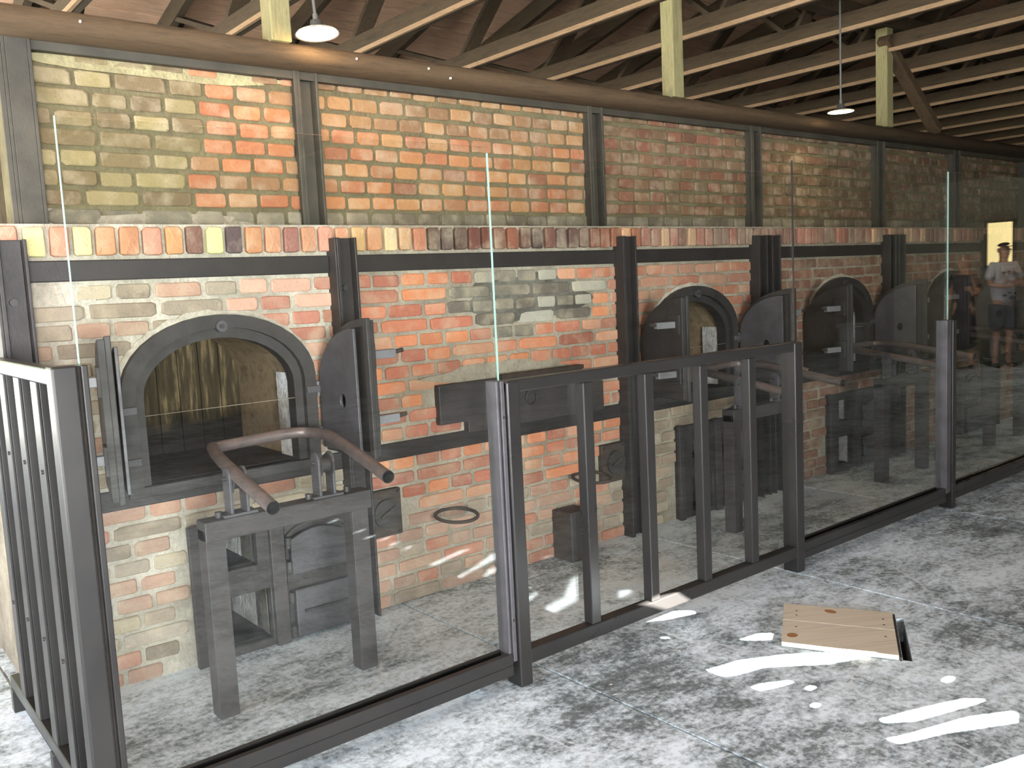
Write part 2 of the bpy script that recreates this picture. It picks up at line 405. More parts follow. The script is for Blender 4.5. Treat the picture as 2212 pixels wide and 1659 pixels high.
# ---------------------------------------------------------------- furnace block
fb = thing('furnace_block', (0, YF, 0), 'long brick furnace block strapped with dark steel bands and upright stays behind the glass', 'furnace')
XE = 9.4
def rect(x0, x1, z0, z1): return [(x0, z0), (x1, z0), (x1, z1), (x0, z1)]
def arch_loop(cx, hw, z0, zs, rise, n=18):
    return [(cx-hw, z0)]+[(cx-hw*math.cos(math.pi*k/n), zs+rise*math.sin(math.pi*k/n)) for k in range(n+1)]+[(cx+hw, z0)]
holes = [arch_loop(c, .33, .73, 1.07, .235) for c in OV]
for c in OV:
    holes += [rect(c-.065, c+.075, .352, .503), rect(c-.07, c+.12, .035, .243)]
MB().prism([rect(.585, 1.86, 0, 1.705)]+[h_ for h_ in holes if h_[0][0] < 1.86], XZ, YF+.001, YF+.13).build('mortar_bed', M['mortar_pale'], fb)
MB().prism([rect(1.86, XE, 0, 1.705)]+[h_ for h_ in holes if h_[0][0] > 1.86], XZ, YF+.001, YF+.13).build('mortar_bed', M['mortar'], fb)
rj = random.Random(31)
for c in OV:
    n = 40; q = [(c-.402*math.cos(math.pi*k/n)*(1+rj.uniform(-.01, .012)), 1.09+.287*math.sin(math.pi*k/n)*(1+rj.uniform(-.02, .03))) for k in range(n+1)]
    MB().prism([[(c-.40, 1.0)]+q+[(c+.40, 1.0)], arch_loop(c, .37, 1.001, 1.085, .262)], XZ, YF-.011, YF+.002).build('mortar_rim', M['mortar_pale'], fb)
MB().box(.585, XE, YF+.13, YF+.16, 1.42, 1.705).box(.585, XE, YF+.13, YU+.05, 1.66, 1.70).build('top_ledge', M['mortar'], fb)
MB().box(.585, .70, YF+.13, 4.6, 0, 1.70).box(.585, XE, 4.6, 4.7, 0, 1.70).build('body', M['mortar'], fb)
rr = random.Random(11); items = []
ztop = 1.497; pitch = .0682
blockers = [(1.125, 1.83, 0, .55), (1.90, 2.09, .33, .545), (3.35, 3.52, .33, .53), (2.32, 3.35, .80, .975)]
for c in OV[1:]: blockers.append((c-.19, c+.52, 0, .55))
for row in range(22):
    zt = ztop-row*pitch; zc = zt-pitch/2
    if .66 < zc < .735: continue
    x = .60-(.06 if row % 2 == 0 else 0)
    while x < XE-.05:
        L = (.122 if row % 2 == 0 else .246)+rr.uniform(-.008, .012)
        if row % 2 and rr.random() < .18: L = .13
        if row % 2 == 0 and rr.random() < .1: L = .18
        x0, x1 = max(x, .588), min(x+L, XE); xc = (x0+x1)/2; x += L+.011
        if x1-x0 < .03: continue
        if any(in_arch(q, zc, c, -.03) for c in OV for q in (xc, x0+.02, x1-.02) if abs(q-c) < .42):
            # trim against the arch if most of it is outside
            c = min(OV, key=lambda c: abs(c-xc))
            while x1-x0 > .04 and in_arch(x1-.02, zc, c, -.03) and xc < c: x1 -= .02
            while x1-x0 > .04 and in_arch(x0+.02, zc, c, -.03) and xc > c: x0 += .02
            if in_arch((x0+x1)/2, zc, c, -.03): continue
            xc = (x0+x1)/2
        if any(a < xc < b and c0 < zc < d for a, b, c0, d in blockers): continue
        if any(s_[0] < xc < s_[0]+.10 and (x1-x0) < .09 for s_ in STAYS): continue
        h = pitch-.0115+rr.uniform(-.002, .002)
        items.append((xc, .008+rr.uniform(-.003, .003), zc+rr.uniform(-.002, .002), x1-x0-.004, .03, h, low_colour(xc, zc, rr)))
lay_bricks(fb, items, 300)
# soldier course on top
SOLD = [(206, 140, 116), (224, 214, 152), (206, 140, 112), (216, 198, 150), (212, 154, 114), (200, 142, 106), (202, 146, 122), (208, 152, 106), (132, 96, 84), (228, 220, 150), (98, 82, 82), (196, 138, 98), (208, 152, 118), (160, 110, 98), (196, 144, 112), (218, 156, 132), (216, 154, 120), (214, 172, 118), (206, 150, 110), (226, 200, 152), (204, 156, 112), (186, 124, 96), (110, 88, 74), (100, 84, 76), (84, 60, 54), (118, 74, 64), (112, 70, 58), (128, 88, 72), (146, 92, 72), (112, 82, 70), (88, 72, 68), (120, 82, 70), (104, 80, 76), (108, 84, 76), (112, 84, 74), (130, 80, 66), (150, 98, 78), (160, 104, 80), (222, 164, 122), (178, 118, 90)]
items = []; x = .588; k = 0
while x < XE-.05:
    L = .066+rr.uniform(-.004, .006)
    if k < len(SOLD): c = tuple(q*.74 for q in rgb(*SOLD[k]))
    else: c = pick([(178, 108, 84), (150, 104, 84), (134, 92, 74), (196, 150, 106), (160, 96, 76), (142, 110, 90)], rr)
    items.append((x+L/2, .002+rr.uniform(-.003, .003), 1.644+rr.uniform(-.002, .002), L, .05, .104, c)); x += L+.0115; k += 1
for it in items:
    kk = R.randrange(8); o = bpy.data.objects.new('soldier_brick', BM[kk]); COL.objects.link(o); o.parent = fb
    o.location = it[:3]; o.scale = (it[5], it[4], it[3]); o.rotation_euler = (0, math.pi/2, 0); o.color = (*it[6], 1)
# bands
xs = [.60]+[s_[0] for s_ in STAYS]+[XE]
def band(z0, z1, y0, segs, name='steel_band'):
    for a, b in segs:
        MB().box(a, b, y0, YF+.012, z0, z1).build(name, M['steel_stay'], fb, .004)
segs = [(.66, 1.812), (1.91, 3.522), (3.63, 4.725), (4.96, 6.31), (6.545, 7.95), (8.19, XE)]
band(1.505, 1.578, YF-.016, segs)
band(.668, .742, YF-.014, segs)
# upright stays: H sections with the web parallel to the wall
for i, (x, _) in enumerate(STAYS):
    wd = .104 if i < 3 else .092; zt = 1.648
    mb = MB().box(x, x+.010, YF-.075, YF+.02, 0, zt).box(x+wd-.010, x+wd, YF-.075, YF+.02, 0, zt).box(x+.010, x+wd-.010, YF-.035, YF-.025, 0, zt)
    mb.box(x+.010, x+.024, YF-.075, YF-.062, 0, zt) if i < 3 else None
    o = mb.build('steel_stay', M['steel_stay'], fb, .002)
    MB().cyl((x+wd/2, YF-.05, 1.44), (x+wd/2, YF-.035, 1.44), .013, 12).build('bolt', M['bolt'], o)
# sooty, salt-crusted patch of render over the second bay, smeared above the long plate
def blob(cx, cz, rx, rz, seed, n=40):
    q = random.Random(seed); ph = [q.uniform(0, 6.28) for _ in range(5)]
    return [(cx+rx*(1+.10*math.sin(3*t+ph[0])+.08*math.sin(5*t+ph[1])+.05*math.sin(9*t+ph[2]))*math.cos(t), cz+rz*(1+.10*math.sin(4*t+ph[3])+.08*math.sin(7*t+ph[4]))*math.sin(t)) for t in [2*math.pi*k/n for k in range(n)]]
MB().prism([blob(2.90, 1.35, .40, .12, 3)], XZ, YF-.003, YF+.02).build('sooty_mortar_patch', M['soot_mortar'], fb)
MB().prism([blob(2.72, 1.01, .42, .045, 5)], XZ, YF-.010, YF+.02).build('grey_mortar_smear', M['mortar'], fb)
MB().prism([blob(.74, 1.46, .17, .04, 8)], XZ, YF-.009, YF+.02).build('white_plaster_smear', M['mortar_pale'], fb)
MB().prism([blob(1.72, .36, .06, .10, 9)], XZ, YF-.003, YF+.02).build('grey_mortar_smear', M['mortar'], fb)

# ---------------------------------------------------------------- upper wall
wu = struct('wall_rear', (0, YU, 0))
XU = 13.9
MB().prism([rect(.72, XU, 1.55, 2.345)], XZ, YU+.003, YU+.25).build('mortar_bed', M['mortar_upper'], wu)
def up_colour(x, z, rr):
    if z < 1.79: 
        return pick([(120, 114, 100), (134, 126, 110), (104, 96, 84)], rr) if x > 1.9 else pick([(132, 130, 118), (120, 118, 106)], rr)
    if x < 1.36: return pick([(146, 134, 92), (136, 122, 84), (120, 104, 74), (154, 142, 94), (130, 114, 78)], rr)
    if x < 1.85: return pick([(192, 116, 66), (182, 106, 62), (170, 122, 78), (156, 114, 76)], rr)
    if x < 3.6:
        return pick([(194, 124, 70), (186, 130, 76), (178, 106, 64), (170, 114, 74), (188, 138, 84), (156, 94, 64)] if z < 2.12 else [(168, 120, 76), (148, 110, 74), (172, 128, 80)], rr)
    if x < 5.1: return pick([(136, 98, 68), (122, 94, 66), (142, 86, 62), (130, 102, 74), (126, 80, 60)], rr)  # from here rightwards the light's fall-off is put into darker brick colours
    return pick([(112, 84, 60), (104, 82, 60), (120, 84, 62), (98, 78, 58)], rr)
items = []
for row in range(9):
    zb = 1.712+row*.0728; 
    x = .735+(0 if row % 2 else -.065)
    while x < XU:
        st = x < 1.3 and rr.random() < .45
        L = (.19 if st else .122)+rr.uniform(-.008, .01)
        x0, x1 = max(x, .735), x+L; x += L+.013
        if x1-x0 < .035: continue
        h = .0728-.013; zc = zb+.0364
        if zc+h/2 > 2.35: h = .03; zc = 2.325
        uc = up_colour((x0+x1)/2, zc, rr); uc = (uc[0]*.82, uc[1]*.76, uc[2]*.66)
        items.append(((x0+x1)/2, .008+rr.uniform(-.003, .004), zc+rr.uniform(-.002, .002), x1-x0, .03, h+rr.uniform(-.003, .002), uc))
lay_bricks(wu, items, 300)
MB().box(.71, .9, YU+.0, YU+.02, 1.70, 1.78).prism([blob(1.25, 1.735, .34, .03, 21)], XZ, YU-.006, YU+.02).build('grey_mortar_smear', M['mortar'], wu)
MB().prism([blob(1.25, 2.315, .55, .028, 23)], XZ, YU-.006, YU+.02).build('pale_mortar_smear', M['mortar_buff'], wu)

UP = [(.70, 'steel post at the open left end of the upper brick wall'), (1.815, 'steel post between the greenish and the orange upper brick panels'), (3.545, 'steel post on the right of the widest orange upper brick panel'),
      (5.0, 'steel post left of the farther hanging lamp, on the upper wall'), (6.575, 'steel post on the upper wall below the rightmost timber post'), (7.82, 'steel post on the upper wall behind the third glass edge'), (9.25, 'steel post in the dim far part of the upper wall'), (10.7, 'farthest steel post of the upper wall')]
for i, (x, lb) in enumerate(UP):
    wd = .095; mb = MB()
    y0 = YU-.07; zt = 2.372 if i else 2.40
    mb.box(x, x+.012, y0, YU+.012, 1.70, zt).box(x+wd-.012, x+wd, y0, YU+.012, 1.70, zt).box(x+.012, x+wd-.012, YU-.02 if i else y0, YU if i else y0+.012, 1.70, zt)
    mb.box(x-.018, x, y0, y0+.01, 1.70, zt)
    o = mb.build('steel_post', M['steel_upper'], None, .002, off=(x, YU, 1.70)); tag(o, 'grey-brown '+lb, 'post', 'steel posts of the upper wall')
o = MB()
o.box(.70, XU, YU-.05, YU+.05, 2.335, 2.395).box(.70, XU, YU-.06, YU-.05, 2.33, 2.40)
o = o.build('steel_channel', M['steel_upper'], None, .003, off=(.7, YU, 2.335)); tag(o, 'dark grey steel channel running along the head of the upper brick wall', 'beam')
for x in (.735, .84, .88): MB().cyl((x, YU-.066, 2.372), (x, YU-.05, 2.372), .008, 8).build('bolt', M['bolt'], o, off=(.7, YU, 2.335))
# round timber wall plate above it
mb = MB(); P = []
for k in range(16):
    a = 2*math.pi*k/16; P.append((3.57+.105*math.copysign(abs(math.cos(a))**.7, math.cos(a)), 2.408+.047*math.copysign(abs(math.sin(a))**.8, math.sin(a))))
mb.prism([P], lambda u, v, d: (d, u, v), -3.5, 14.0)
o = mb.build('wall_plate', M['timber_beam'], None, off=(0, 3.57, 2.4)); tag(o, 'long round-edged brown timber beam lying above the steel channel under the roof', 'beam')
for p in o.data.polygons: p.use_smooth = len(p.vertices) == 4
for x, dz in ((.60, .02), (.93, .0), (2.03, .0), (2.4, .0), (2.52, -.03)): MB().box(x, x+.006, 3.458, 3.468, 2.405+dz, 2.413+dz).build('nail', M['shade_in'], o, off=(0, 3.57, 2.4))

# ---------------------------------------------------------------- roof
RIDGE_Y, RIDGE_Z, SL = .7, 4.79, .245
def roof_z(y): return RIDGE_Z-SL*(y-RIDGE_Y) if y > RIDGE_Y else RIDGE_Z-.235*(RIDGE_Y-y)
ceil = struct('ceiling', (0, 0, 0))
rr = random.Random(5); mb = MB()
y = RIDGE_Y
while y < 9.2:
    wv = rr.uniform(.10, .15); x = -3.5-rr.uniform(0, 1)
    z0, z1 = roof_z(y), roof_z(y+wv-.006); dz = rr.uniform(0, .012)
    mb.add([(-3.6, y, z0+dz), (14, y, z0+dz), (14, y+wv-.006, z1+dz), (-3.6, y+wv-.006, z1+dz), (-3.6, y, z0+.03), (14, y, z0+.03), (14, y+wv-.006, z1+.03), (-3.6, y+wv-.006, z1+.03)],
           [(3, 2, 1, 0), (4, 5, 6, 7), (0, 1, 5, 4), (2, 3, 7, 6), (0, 4, 7, 3), (1, 2, 6, 5)])
    y += wv
o = mb.build('roof_boards', M['roof_board'], ceil); o['kind'] = 'stuff'
MB().add([(-3.6, RIDGE_Y, RIDGE_Z+.04), (14, RIDGE_Y, RIDGE_Z+.04), (14, 9.3, roof_z(9.3)+.04), (-3.6, 9.3, roof_z(9.3)+.04)], [(0, 1, 2, 3)]).build('roof_felt', M['wall_board'], ceil)
# near slope: unseen, its holes shaped to throw the sunlit streaks on the floor
STREAK = [  # outlines of the sunlit streaks on the floor
 [(2.49, 2.566), (2.663, 2.578), (2.742, 2.558), (2.897, 2.409), (2.871, 2.375), (2.723, 2.424)],
 [(2.54, 2.32), (2.578, 2.322), (2.627, 2.298), (2.591, 2.281)],
 [(2.747, 2.093), (2.869, 2.073), (2.93, 2.03), (2.855, 1.99), (2.801, 2.035)],
 [(2.443, 2.01), (2.614, 1.972), (2.775, 1.884), (2.91, 1.775), (2.993, 1.63), (2.81, 1.715), (2.627, 1.862), (2.506, 1.892), (2.409, 1.955)],
 [(2.426, 1.818), (2.513, 1.801), (2.638, 1.727), (2.573, 1.721), (2.438, 1.766), (2.405, 1.789)],
 [(2.56, 1.395), (2.657, 1.362), (2.865, 1.282), (2.958, 1.198), (2.864, 1.223), (2.625, 1.301), (2.537, 1.367)],
 [(2.409, 1.342), (2.519, 1.292), (2.768, 1.21), (2.924, 1.119), (2.833, 1.083), (2.606, 1.206), (2.463, 1.263), (2.372, 1.305)],
 [(2.49, 1.055), (2.78, .96), (2.82, .93), (2.72, .92), (2.50, .99), (2.45, 1.02)],
]
for (x, y, x1, y1) in ((2.46, .71, 2.67, .61), (2.43, .58, 2.68, .49), (2.44, .46, 2.71, .35), (2.42, .34, 2.64, .27), (2.44, .19, 2.67, .10), (2.45, -.15, 2.68, -.25)):
    STREAK.append([(x-.03, y+.02), ((x+x1)/2, (y+y1)/2+.028), (x1+.03, y1-.01), ((x+x1)/2, (y+y1)/2-.02)])
SPOT = [[(2.60+.03*math.cos(a), 1.66+.02*math.sin(a)) for a in [k*.785 for k in range(8)]], [(2.50+.03*math.cos(a), 1.58+.018*math.sin(a)) for a in [k*.785 for k in range(8)]], [(2.98+.04*math.cos(a), 1.37+.02*math.sin(a)) for a in [k*.785 for k in range(8)]]]
def to_roof(p):     # follow the sunlight back from the floor to the near roof slope; returns (x, y)
    # z = -SUN.z*t, y = p.y - SUN.y*t ; roof z = RZ-.235*(RY-y)
    t = (RIDGE_Z-.235*(RIDGE_Y-p[1]))/(-SUN.z+.235*SUN.y)
    return (p[0]-SUN.x*t, p[1]-SUN.y*t)
hl = [[to_roof(p) for p in s_] for s_ in STREAK+SPOT]
MB().prism([[(-3.6, -5.9), (14, -5.9), (14, RIDGE_Y), (-3.6, RIDGE_Y)]]+hl, lambda u, v, d: (u, v, roof_z(v)+d), 0, .02).build('near_roof_slope', M['roof_board'], ceil)

# trusses
def make_truss(x, label):
    t = thing('roof_truss', (x, 0, 2.965), label, 'truss', 'timber roof trusses')
    zc = 3.03
    MB().box(x-.024, x+.024, -5.6, 8.2, 2.97, 3.09).build('bottom_chord', M['timber_truss'], t)
    MB().box(x-.045, x-.024, -5.6, 8.2, 2.965, 2.992).build('edge_batten', M['timber_edge'], t)
    for a, b in (((RIDGE_Y), 8.1), (RIDGE_Y, -5.5)):
        MB().bar((x, a, roof_z(a)-.07), (x, b, roof_z(b)-.07), .05, .13).build('rafter', M['timber_truss'], t)
    n = 7; ys = [7.2-(7.2+4.9)*k/n for k in range(n+1)]
    for k in range(n):
        ym = (ys[k]+ys[k+1])/2
        MB().bar((x+.04, ys[k], zc), (x+.04, ym, roof_z(ym)-.07), .03, .11, (1, 0, 0)).build('web', M['timber_truss'], t)
        MB().bar((x+.04, ym, roof_z(ym)-.07), (x+.04, ys[k+1], zc), .03, .11, (1, 0, 0)).build('web', M['timber_truss'], t)
    return t
TX = [1.40, 2.30, 3.165, 4.05, 4.86, 5.68, 6.50]+[6.50+.85*k for k in range(1, 9)]
names = ['first', 'second', 'third', 'fourth', 'fifth', 'sixth', 'seventh', 'eighth', 'ninth', 'tenth', 'eleventh', 'twelfth', 'thirteenth', 'fourteenth', 'fifteenth', 'sixteenth', 'seventeenth', 'eighteenth', 'nineteenth', 'twentieth', 'twenty-first', 'twenty-second']
tr0 = make_truss(TX[0], 'braced timber roof truss, first from the left above the brown beam'); index_kids()
for i, x in enumerate(TX[1:], 1):
    c = copy_tree(tr0, (x, 0, 2.965)); c['label'] = f'braced timber roof truss, {names[i]} from the left above the brown beam'

# timber posts standing on the wall plate
for x, zt, lb in ((1.69, 3.2, 'thick weathered timber post standing on the brown beam beside the bright lamp'), (4.12, 3.2, 'yellowish timber post standing on the brown beam, middle one of three'), (6.48, 3.14, 'yellowish timber post standing on the brown beam right of the farther lamp')):
    wd = .088
    o = MB().box(x-wd/2, x+wd/2, 3.45, 3.54, 2.437, zt).build('timber_post', M['timber_post'], None, .005, off=(x, 3.48, 2.415)); tag(o, lb, 'post', 'timber posts on the beam')
o = MB().box(-3.4, 14, 3.43, 3.53, 3.14, 3.24).build('purlin', M['timber_truss'], None, .005, off=(0, 3.48, 3.14)); tag(o, 'long timber purlin carried by the posts under the roof boards at the upper right', 'beam')
for (xa, za, xb, zb, lb) in ((6.42, 3.06, 7.22, 2.46, 'slanting orange-brown timber brace running down right from the rightmost post'),):
    o = MB().bar((xa, 3.47, za), (xb, 3.47, zb), .06, .09, (0, 1, 0)).build('timber_brace', M['timber_beam'], None, .004, off=(xb, 3.47, zb)); tag(o, lb, 'brace')

# walls of the hall
struct('wall_right', (0, 0, 0), MB().box(14.0, 14.2, -5.8, 9.4, 0, 4.8), M['wall_board'])
struct('wall_back', (0, 0, 0), MB().box(.6, 14.0, -6.0, -5.8, 0, 3.3).box(-3.6, -2.6, -6.0, -5.8, 0, 3.3).box(-2.6, .6, -6.0, -5.8, 2.3, 3.3), M['wall_board'])
struct('sun_blocker', (0, 0, 0), MB().box(-4, 2.5, -11, -6.0, 2.42, 2.52), M['wall_board'])  # added unseen slab that blocks direct sun at the doorway
struct('wall_far', (0, 0, 0), MB().box(1.5, 14.0, 8.9, 9.1, 0, 2.8), M['wall_board'])

# ---------------------------------------------------------------- ovens
def make_oven(cx, label):
    t = thing('arched_oven', (cx, YF, .66), label, 'oven', 'arched ovens in the furnace block')
    # cast arch frame in two steps
    MB().prism([arch_loop(cx, .385, .742, 1.09, .27), arch_loop(cx, .335, .7421, 1.075, .235)], XZ, YF-.045, YF+.03).build('arch_frame', M['cast_iron'], t, .006)
    MB().prism([arch_loop(cx, .338, .742, 1.075, .238), arch_loop(cx, .30, .7421, 1.065, .205)], XZ, YF-.015, YF+.05).build('inner_arch', M['cast_iron'], t, .006)
    MB().box(cx-.385, cx+.385, YF-.03, YF+.02, .70, .742).build('sill', M['cast_iron'], t, .004)
    o = MB().cyl((cx, YF-.06, 1.315), (cx, YF-.045, 1.315), .022, 16).build('boss', M['cast_grey'], t, .002)
    MB().cyl((cx, YF-.066, 1.315), (cx, YF-.06, 1.315), .009, 12).build('bolt', M['bolt'], o)
    # chamber
    D = .62
    for k in range(7):
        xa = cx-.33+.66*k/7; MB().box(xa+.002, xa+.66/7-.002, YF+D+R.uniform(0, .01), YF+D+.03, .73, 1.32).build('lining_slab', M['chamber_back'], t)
    n = 12; lp = arch_loop(cx, .322, .73, 1.065, .228, n); lo = arch_loop(cx, .36, .71, 1.07, .26, n)
    mb = MB()
    mb.prism([lo+[], lp], XZ, YF+.013, YF+D)
    mb.build('chamber_vault', M['chamber_side'], t)
    MB().box(cx-.33, cx+.33, YF+.02, YF+D, .71, .745).build('hearth', M['soot'], t)
    MB().prism([[(cx+.306, .745), (cx+.322, .745), (cx+.322, 1.07), (cx+.306, 1.10)]], XZ, YF+.052, YF+.17).build('pale_jamb', M['jamb_white'], t)
    # two door leaves swung open
    for sgn in (-1, 1):
        hx = cx+sgn*.398; ang = math.radians(90+(12 if sgn < 0 and cx < 2 else 1))
        W = .37; z0, z1 = .775, 1.31
        # leaf outline: u = distance from hinge, v = height
        def leaf(u0, u1, za, zb, zs, n=12):
            return [(u0, za), (u1, za), (u1, zb)]+[(u1-(u1-u0)*math.sin(math.pi/2*k/n), zs+(zb-zs)*math.cos(math.pi/2*k/n)) for k in range(1, n+1)]
        d = Vector((-sgn*math.cos(ang), -math.sin(ang), 0)); nrm = Vector((sgn*math.sin(ang), -math.cos(ang), 0))
        def fn(u, v, dd, d=d, nrm=nrm, hx=hx): 
            p = Vector((hx, YF-.03, 0))+d*u+nrm*dd; return (p.x, p.y, v)
        lf = MB().prism([leaf(.0, W, z0, z1, 1.07)], fn, .038, .062).build('door_leaf', M['cast_iron'], t, .003)
        if sgn < 0 and cx < 2: lf['label'] = 'left leaf seen edge-on'
        hole = [(.20+.022*math.cos(a), .99+.028*math.sin(a)) for a in [math.pi/8*k for k in range(16)]]
        MB().prism([leaf(.015, W-.055, z0+.01, z1-.03, 1.055), hole], fn, .0, .012).build('inner_plate', M['cast_grey'], lf, .002)
        MB().prism([leaf(.0, W+.012, z0-.008, z1+.01, 1.075), leaf(.03, W-.02, z0+.02, z1-.025, 1.06)], fn, .022, .040).build('door_rim', M['cast_iron'], lf, .003)
        for zz in (1.17, .91):
            a, b = fn(W*.62, zz, .062), fn(W*.62, zz, .135)
            hb = MB().bar(fn(W*.84, zz, .070), fn(W*.84, zz, .185), .032, .034, (0, 0, 1)).build('latch_block', M['latch_grey'], lf, .003)
            MB().cyl(fn(W*.84, zz+.004, .185), fn(W*.84, zz+.010, .225), .009, 10).build('latch_pin', M['iron_rust'], hb)
            MB().prism([[(W*.84-.045, zz-.05), (W*.84+.045, zz-.05), (W*.84+.045, zz+.05), (W*.84-.045, zz+.05)]], fn, .060, .072).build('strap_plate', M['cast_iron'], lf, .002)
        for zz in (1.03, .84):
            hg = MB(); hg.cyl((hx, YF-.03, zz-.03), (hx, YF-.03, zz+.03), .014, 12); hg.box(min(hx, hx-sgn*.06), max(hx, hx-sgn*.06), YF-.055, YF-.03, zz-.014, zz+.014)
            hg.build('hinge', M['cast_grey'], t, .002)
    return t
ov = make_oven(OV[0], 'nearest arched oven with both cast iron door leaves swung open, behind the left glass')
def make_ash(cx):
    t = thing('stoking_door_frame', (cx, YF, 0), 'cast iron stoking door frame low in the brickwork under the nearest oven', 'door frame', 'stoking door frames under the ovens')
    x0 = cx-.185; x1 = cx+.505
    hs = [rect(cx-.065, cx+.075, .352, .503), rect(cx-.07, cx+.12, .035, .243)]
    MB().prism([rect(x0, cx+.17, .0, .55)]+hs, XZ, YF-.035, YF+.015).build('frame', M['cast_iron'], t, .004)
    MB().box(x0-.012, x0+.03, YF-.055, YF-.03, 0, .56).build('frame_bar', M['steel_dark'], t, .003)
    MB().box(cx+.125, cx+.185, YF-.06, YF-.03, 0, .56).build('frame_bar', M['steel_dark'], t, .003)
    MB().box(cx+.2, x1, YF-.03, YF+.012, 0, .55).build('side_plate', M['cast_iron'], t, .003)
    for (a, b, z0, z1) in ((cx-.065, cx+.075, .352, .503), (cx-.07, cx+.12, .035, .243)):
        MB().box(a-.01, b+.01, YF+.40, YF+.42, z0-.01, z1+.01).build('hole_back', M['soot'], t)
        MB().box(b, b+.02, YF+.015, YF+.4, z0, z1).build('whitened_jamb', M['jamb_white'], t)
        MB().box(a-.02, a, YF+.015, YF+.4, z0, z1).box(a-.02, b+.02, YF+.015, YF+.4, z1, z1+.02).box(a-.02, b+.02, YF+.015, YF+.4, z0-.02, z0).build('hole_lining', M['soot'], t)
    def small_leaf(a, b, z0, z1, rise, y):
        n = 10; lp = [(a, z0), (b, z0), (b, z1)]+[(b-(b-a)*k/n, z1+rise*math.sin(math.pi*k/n)) for k in range(1, n)]+[(a, z1)]
        return MB().prism([lp], XZ, y, y+.016).build('door_leaf', M['cast_grey'], t, .003)
    l1 = small_leaf(cx+.205, cx+.45, .285, .43, .032, YF-.075); l2 = small_leaf(cx+.21, cx+.485, .02, .215, .0, YF-.075)
    n = 14; lp = [(cx+.34+.15*math.cos(math.pi*k/n), .42+.07*math.sin(math.pi*k/n)) for k in range(n+1)]
    lq = [(cx+.34+.135*math.cos(math.pi*k/n), .42+.055*math.sin(math.pi*k/n)) for k in range(n+1)][::-1]
    MB().prism([lp+lq], XZ, YF-.05, YF-.03).build('arch_rib', M['cast_iron'], t, .002)
    MB().box(cx+.24, cx+.44, YF-.095, YF-.085, .12, .13).build('handle', M['steel_dark'], l2)
    for z in (.05, .19, .32, .42): MB().cyl((cx+.195, YF-.07, z-.022), (cx+.195, YF-.07, z+.022), .012, 10).build('hinge', M['cast_iron'], t)
    return t
ash = make_ash(OV[0])
def make_stand(cx):
    t = thing('roller_stand', (cx, 2.95, 0), 'dark steel roller stand with two pipes in front of the nearest oven', 'stand', 'roller stands in front of the ovens')
    y = 2.95; xl, xr = cx-.262, cx+.285
    for x in (xl, xr):
        MB().box(x-.034, x+.034, y-.035, y-.024, 0, .655).box(x-.034, x-.024, y-.024, y+.035, 0, .655).box(x+.024, x+.034, y-.024, y+.035, 0, .655).build('leg', M['steel_dark'], t, .002)
    MB().box(xl-.034, xr+.05, y-.04, y+.04, .615, .685).build('top_beam', M['steel_dark'], t, .004)
    for x in (cx-.165, cx+.165):
        br = MB(); 
        for dx in (-.028, .028):
            br.prism([[(y-.03, .685), (y+.03, .685), (y+.03, .82)]+[(y+.03*math.cos(math.pi*k/8), .82+.03*math.sin(math.pi*k/8)) for k in range(1, 8)]+[(y-.03, .82)]], lambda u, v, d, dx=dx, x=x: (x+dx+d, u, v), -.005, .005)
        br.box(x-.06, x+.06, y-.035, y+.035, .685, .695)
        bk = br.build('bracket', M['cast_grey'], t, .002)
        MB().cyl((x-.045, y, .812), (x+.045, y, .812), .008, 10).build('axle', M['bolt'], bk)
        rl = MB().cyl((x-.02, y, .80), (x+.02, y, .80), .027, 20)
        rl.cyl((x-.024, y, .80), (x-.019, y, .80), .042, 24); rl.cyl((x+.019, y, .80), (x+.024, y, .80), .042, 24)
        rl.build('roller', M['cast_iron'], bk)
    for x in (xl+.03, cx+.10, xr-.03): MB().cyl((x, y, .685), (x, y, .705), .013, 6).build('bolt', M['bolt'], t)
    z = .862
    a, b = (cx-.205, 2.56), (cx+.185, 2.56)
    pts = [(a[0], a[1], z-.085), (cx-.155, 3.05, z-.02), (cx-.11, 3.27, z), (cx-.06, 3.33, z), (cx+.22, 3.33, z+.01), (cx+.30, 3.28, z+.005), (cx+.30, 3.1, z), (b[0]+.02, b[1], z-.06)]
    sm = []
    P_ = [Vector(p) for p in pts]
    for i in range(len(P_)-1):
        p0 = P_[max(i-1, 0)]; p1 = P_[i]; p2 = P_[i+1]; p3 = P_[min(i+2, len(P_)-1)]
        for k in range(6):
            u = k/6; sm.append(.5*((2*p1)+(-p0+p2)*u+(2*p0-5*p1+4*p2-p3)*u*u+(-p0+3*p1-3*p2+p3)*u**3))
    sm.append(P_[-1])
    pp = MB().tube(sm, .022, 16, caps=False).build('pipe_rail', M['pipe_steel'], t, fixn=False)
    MB().tube(sm, .0185, 16, caps=False).build('pipe_bore', M['pipe_inside'], pp, fixn=False)
    return t
st = make_stand(OV[0]); index_kids()
lab = [None, ('arched oven in the middle, its door leaves open behind the barred gate', 'cast iron stoking door frame under the middle oven behind the barred gate', 'roller stand with pipes behind the right half of the barred gate'),
       ('arched oven right of the gate with pale latch arms crossing its dark mouth', 'cast iron stoking door frame under the oven just right of the gate', 'dim roller stand behind the glass just right of the gate'),
       ('farthest arched oven, veiled by reflections behind the right glass edge', 'farthest cast iron stoking door frame, veiled by reflections in the right glass', 'farthest roller stand, faint behind the reflecting right glass')]
for i in (1, 2, 3):
    c = copy_tree(ov, (OV[i], YF, .66)); c['label'] = lab[i][0]
    c = copy_tree(ash, (OV[i], YF, 0)); c['label'] = lab[i][1]
    c = copy_tree(st, (OV[i]+.09, 3.03, 0)); c['label'] = lab[i][2]

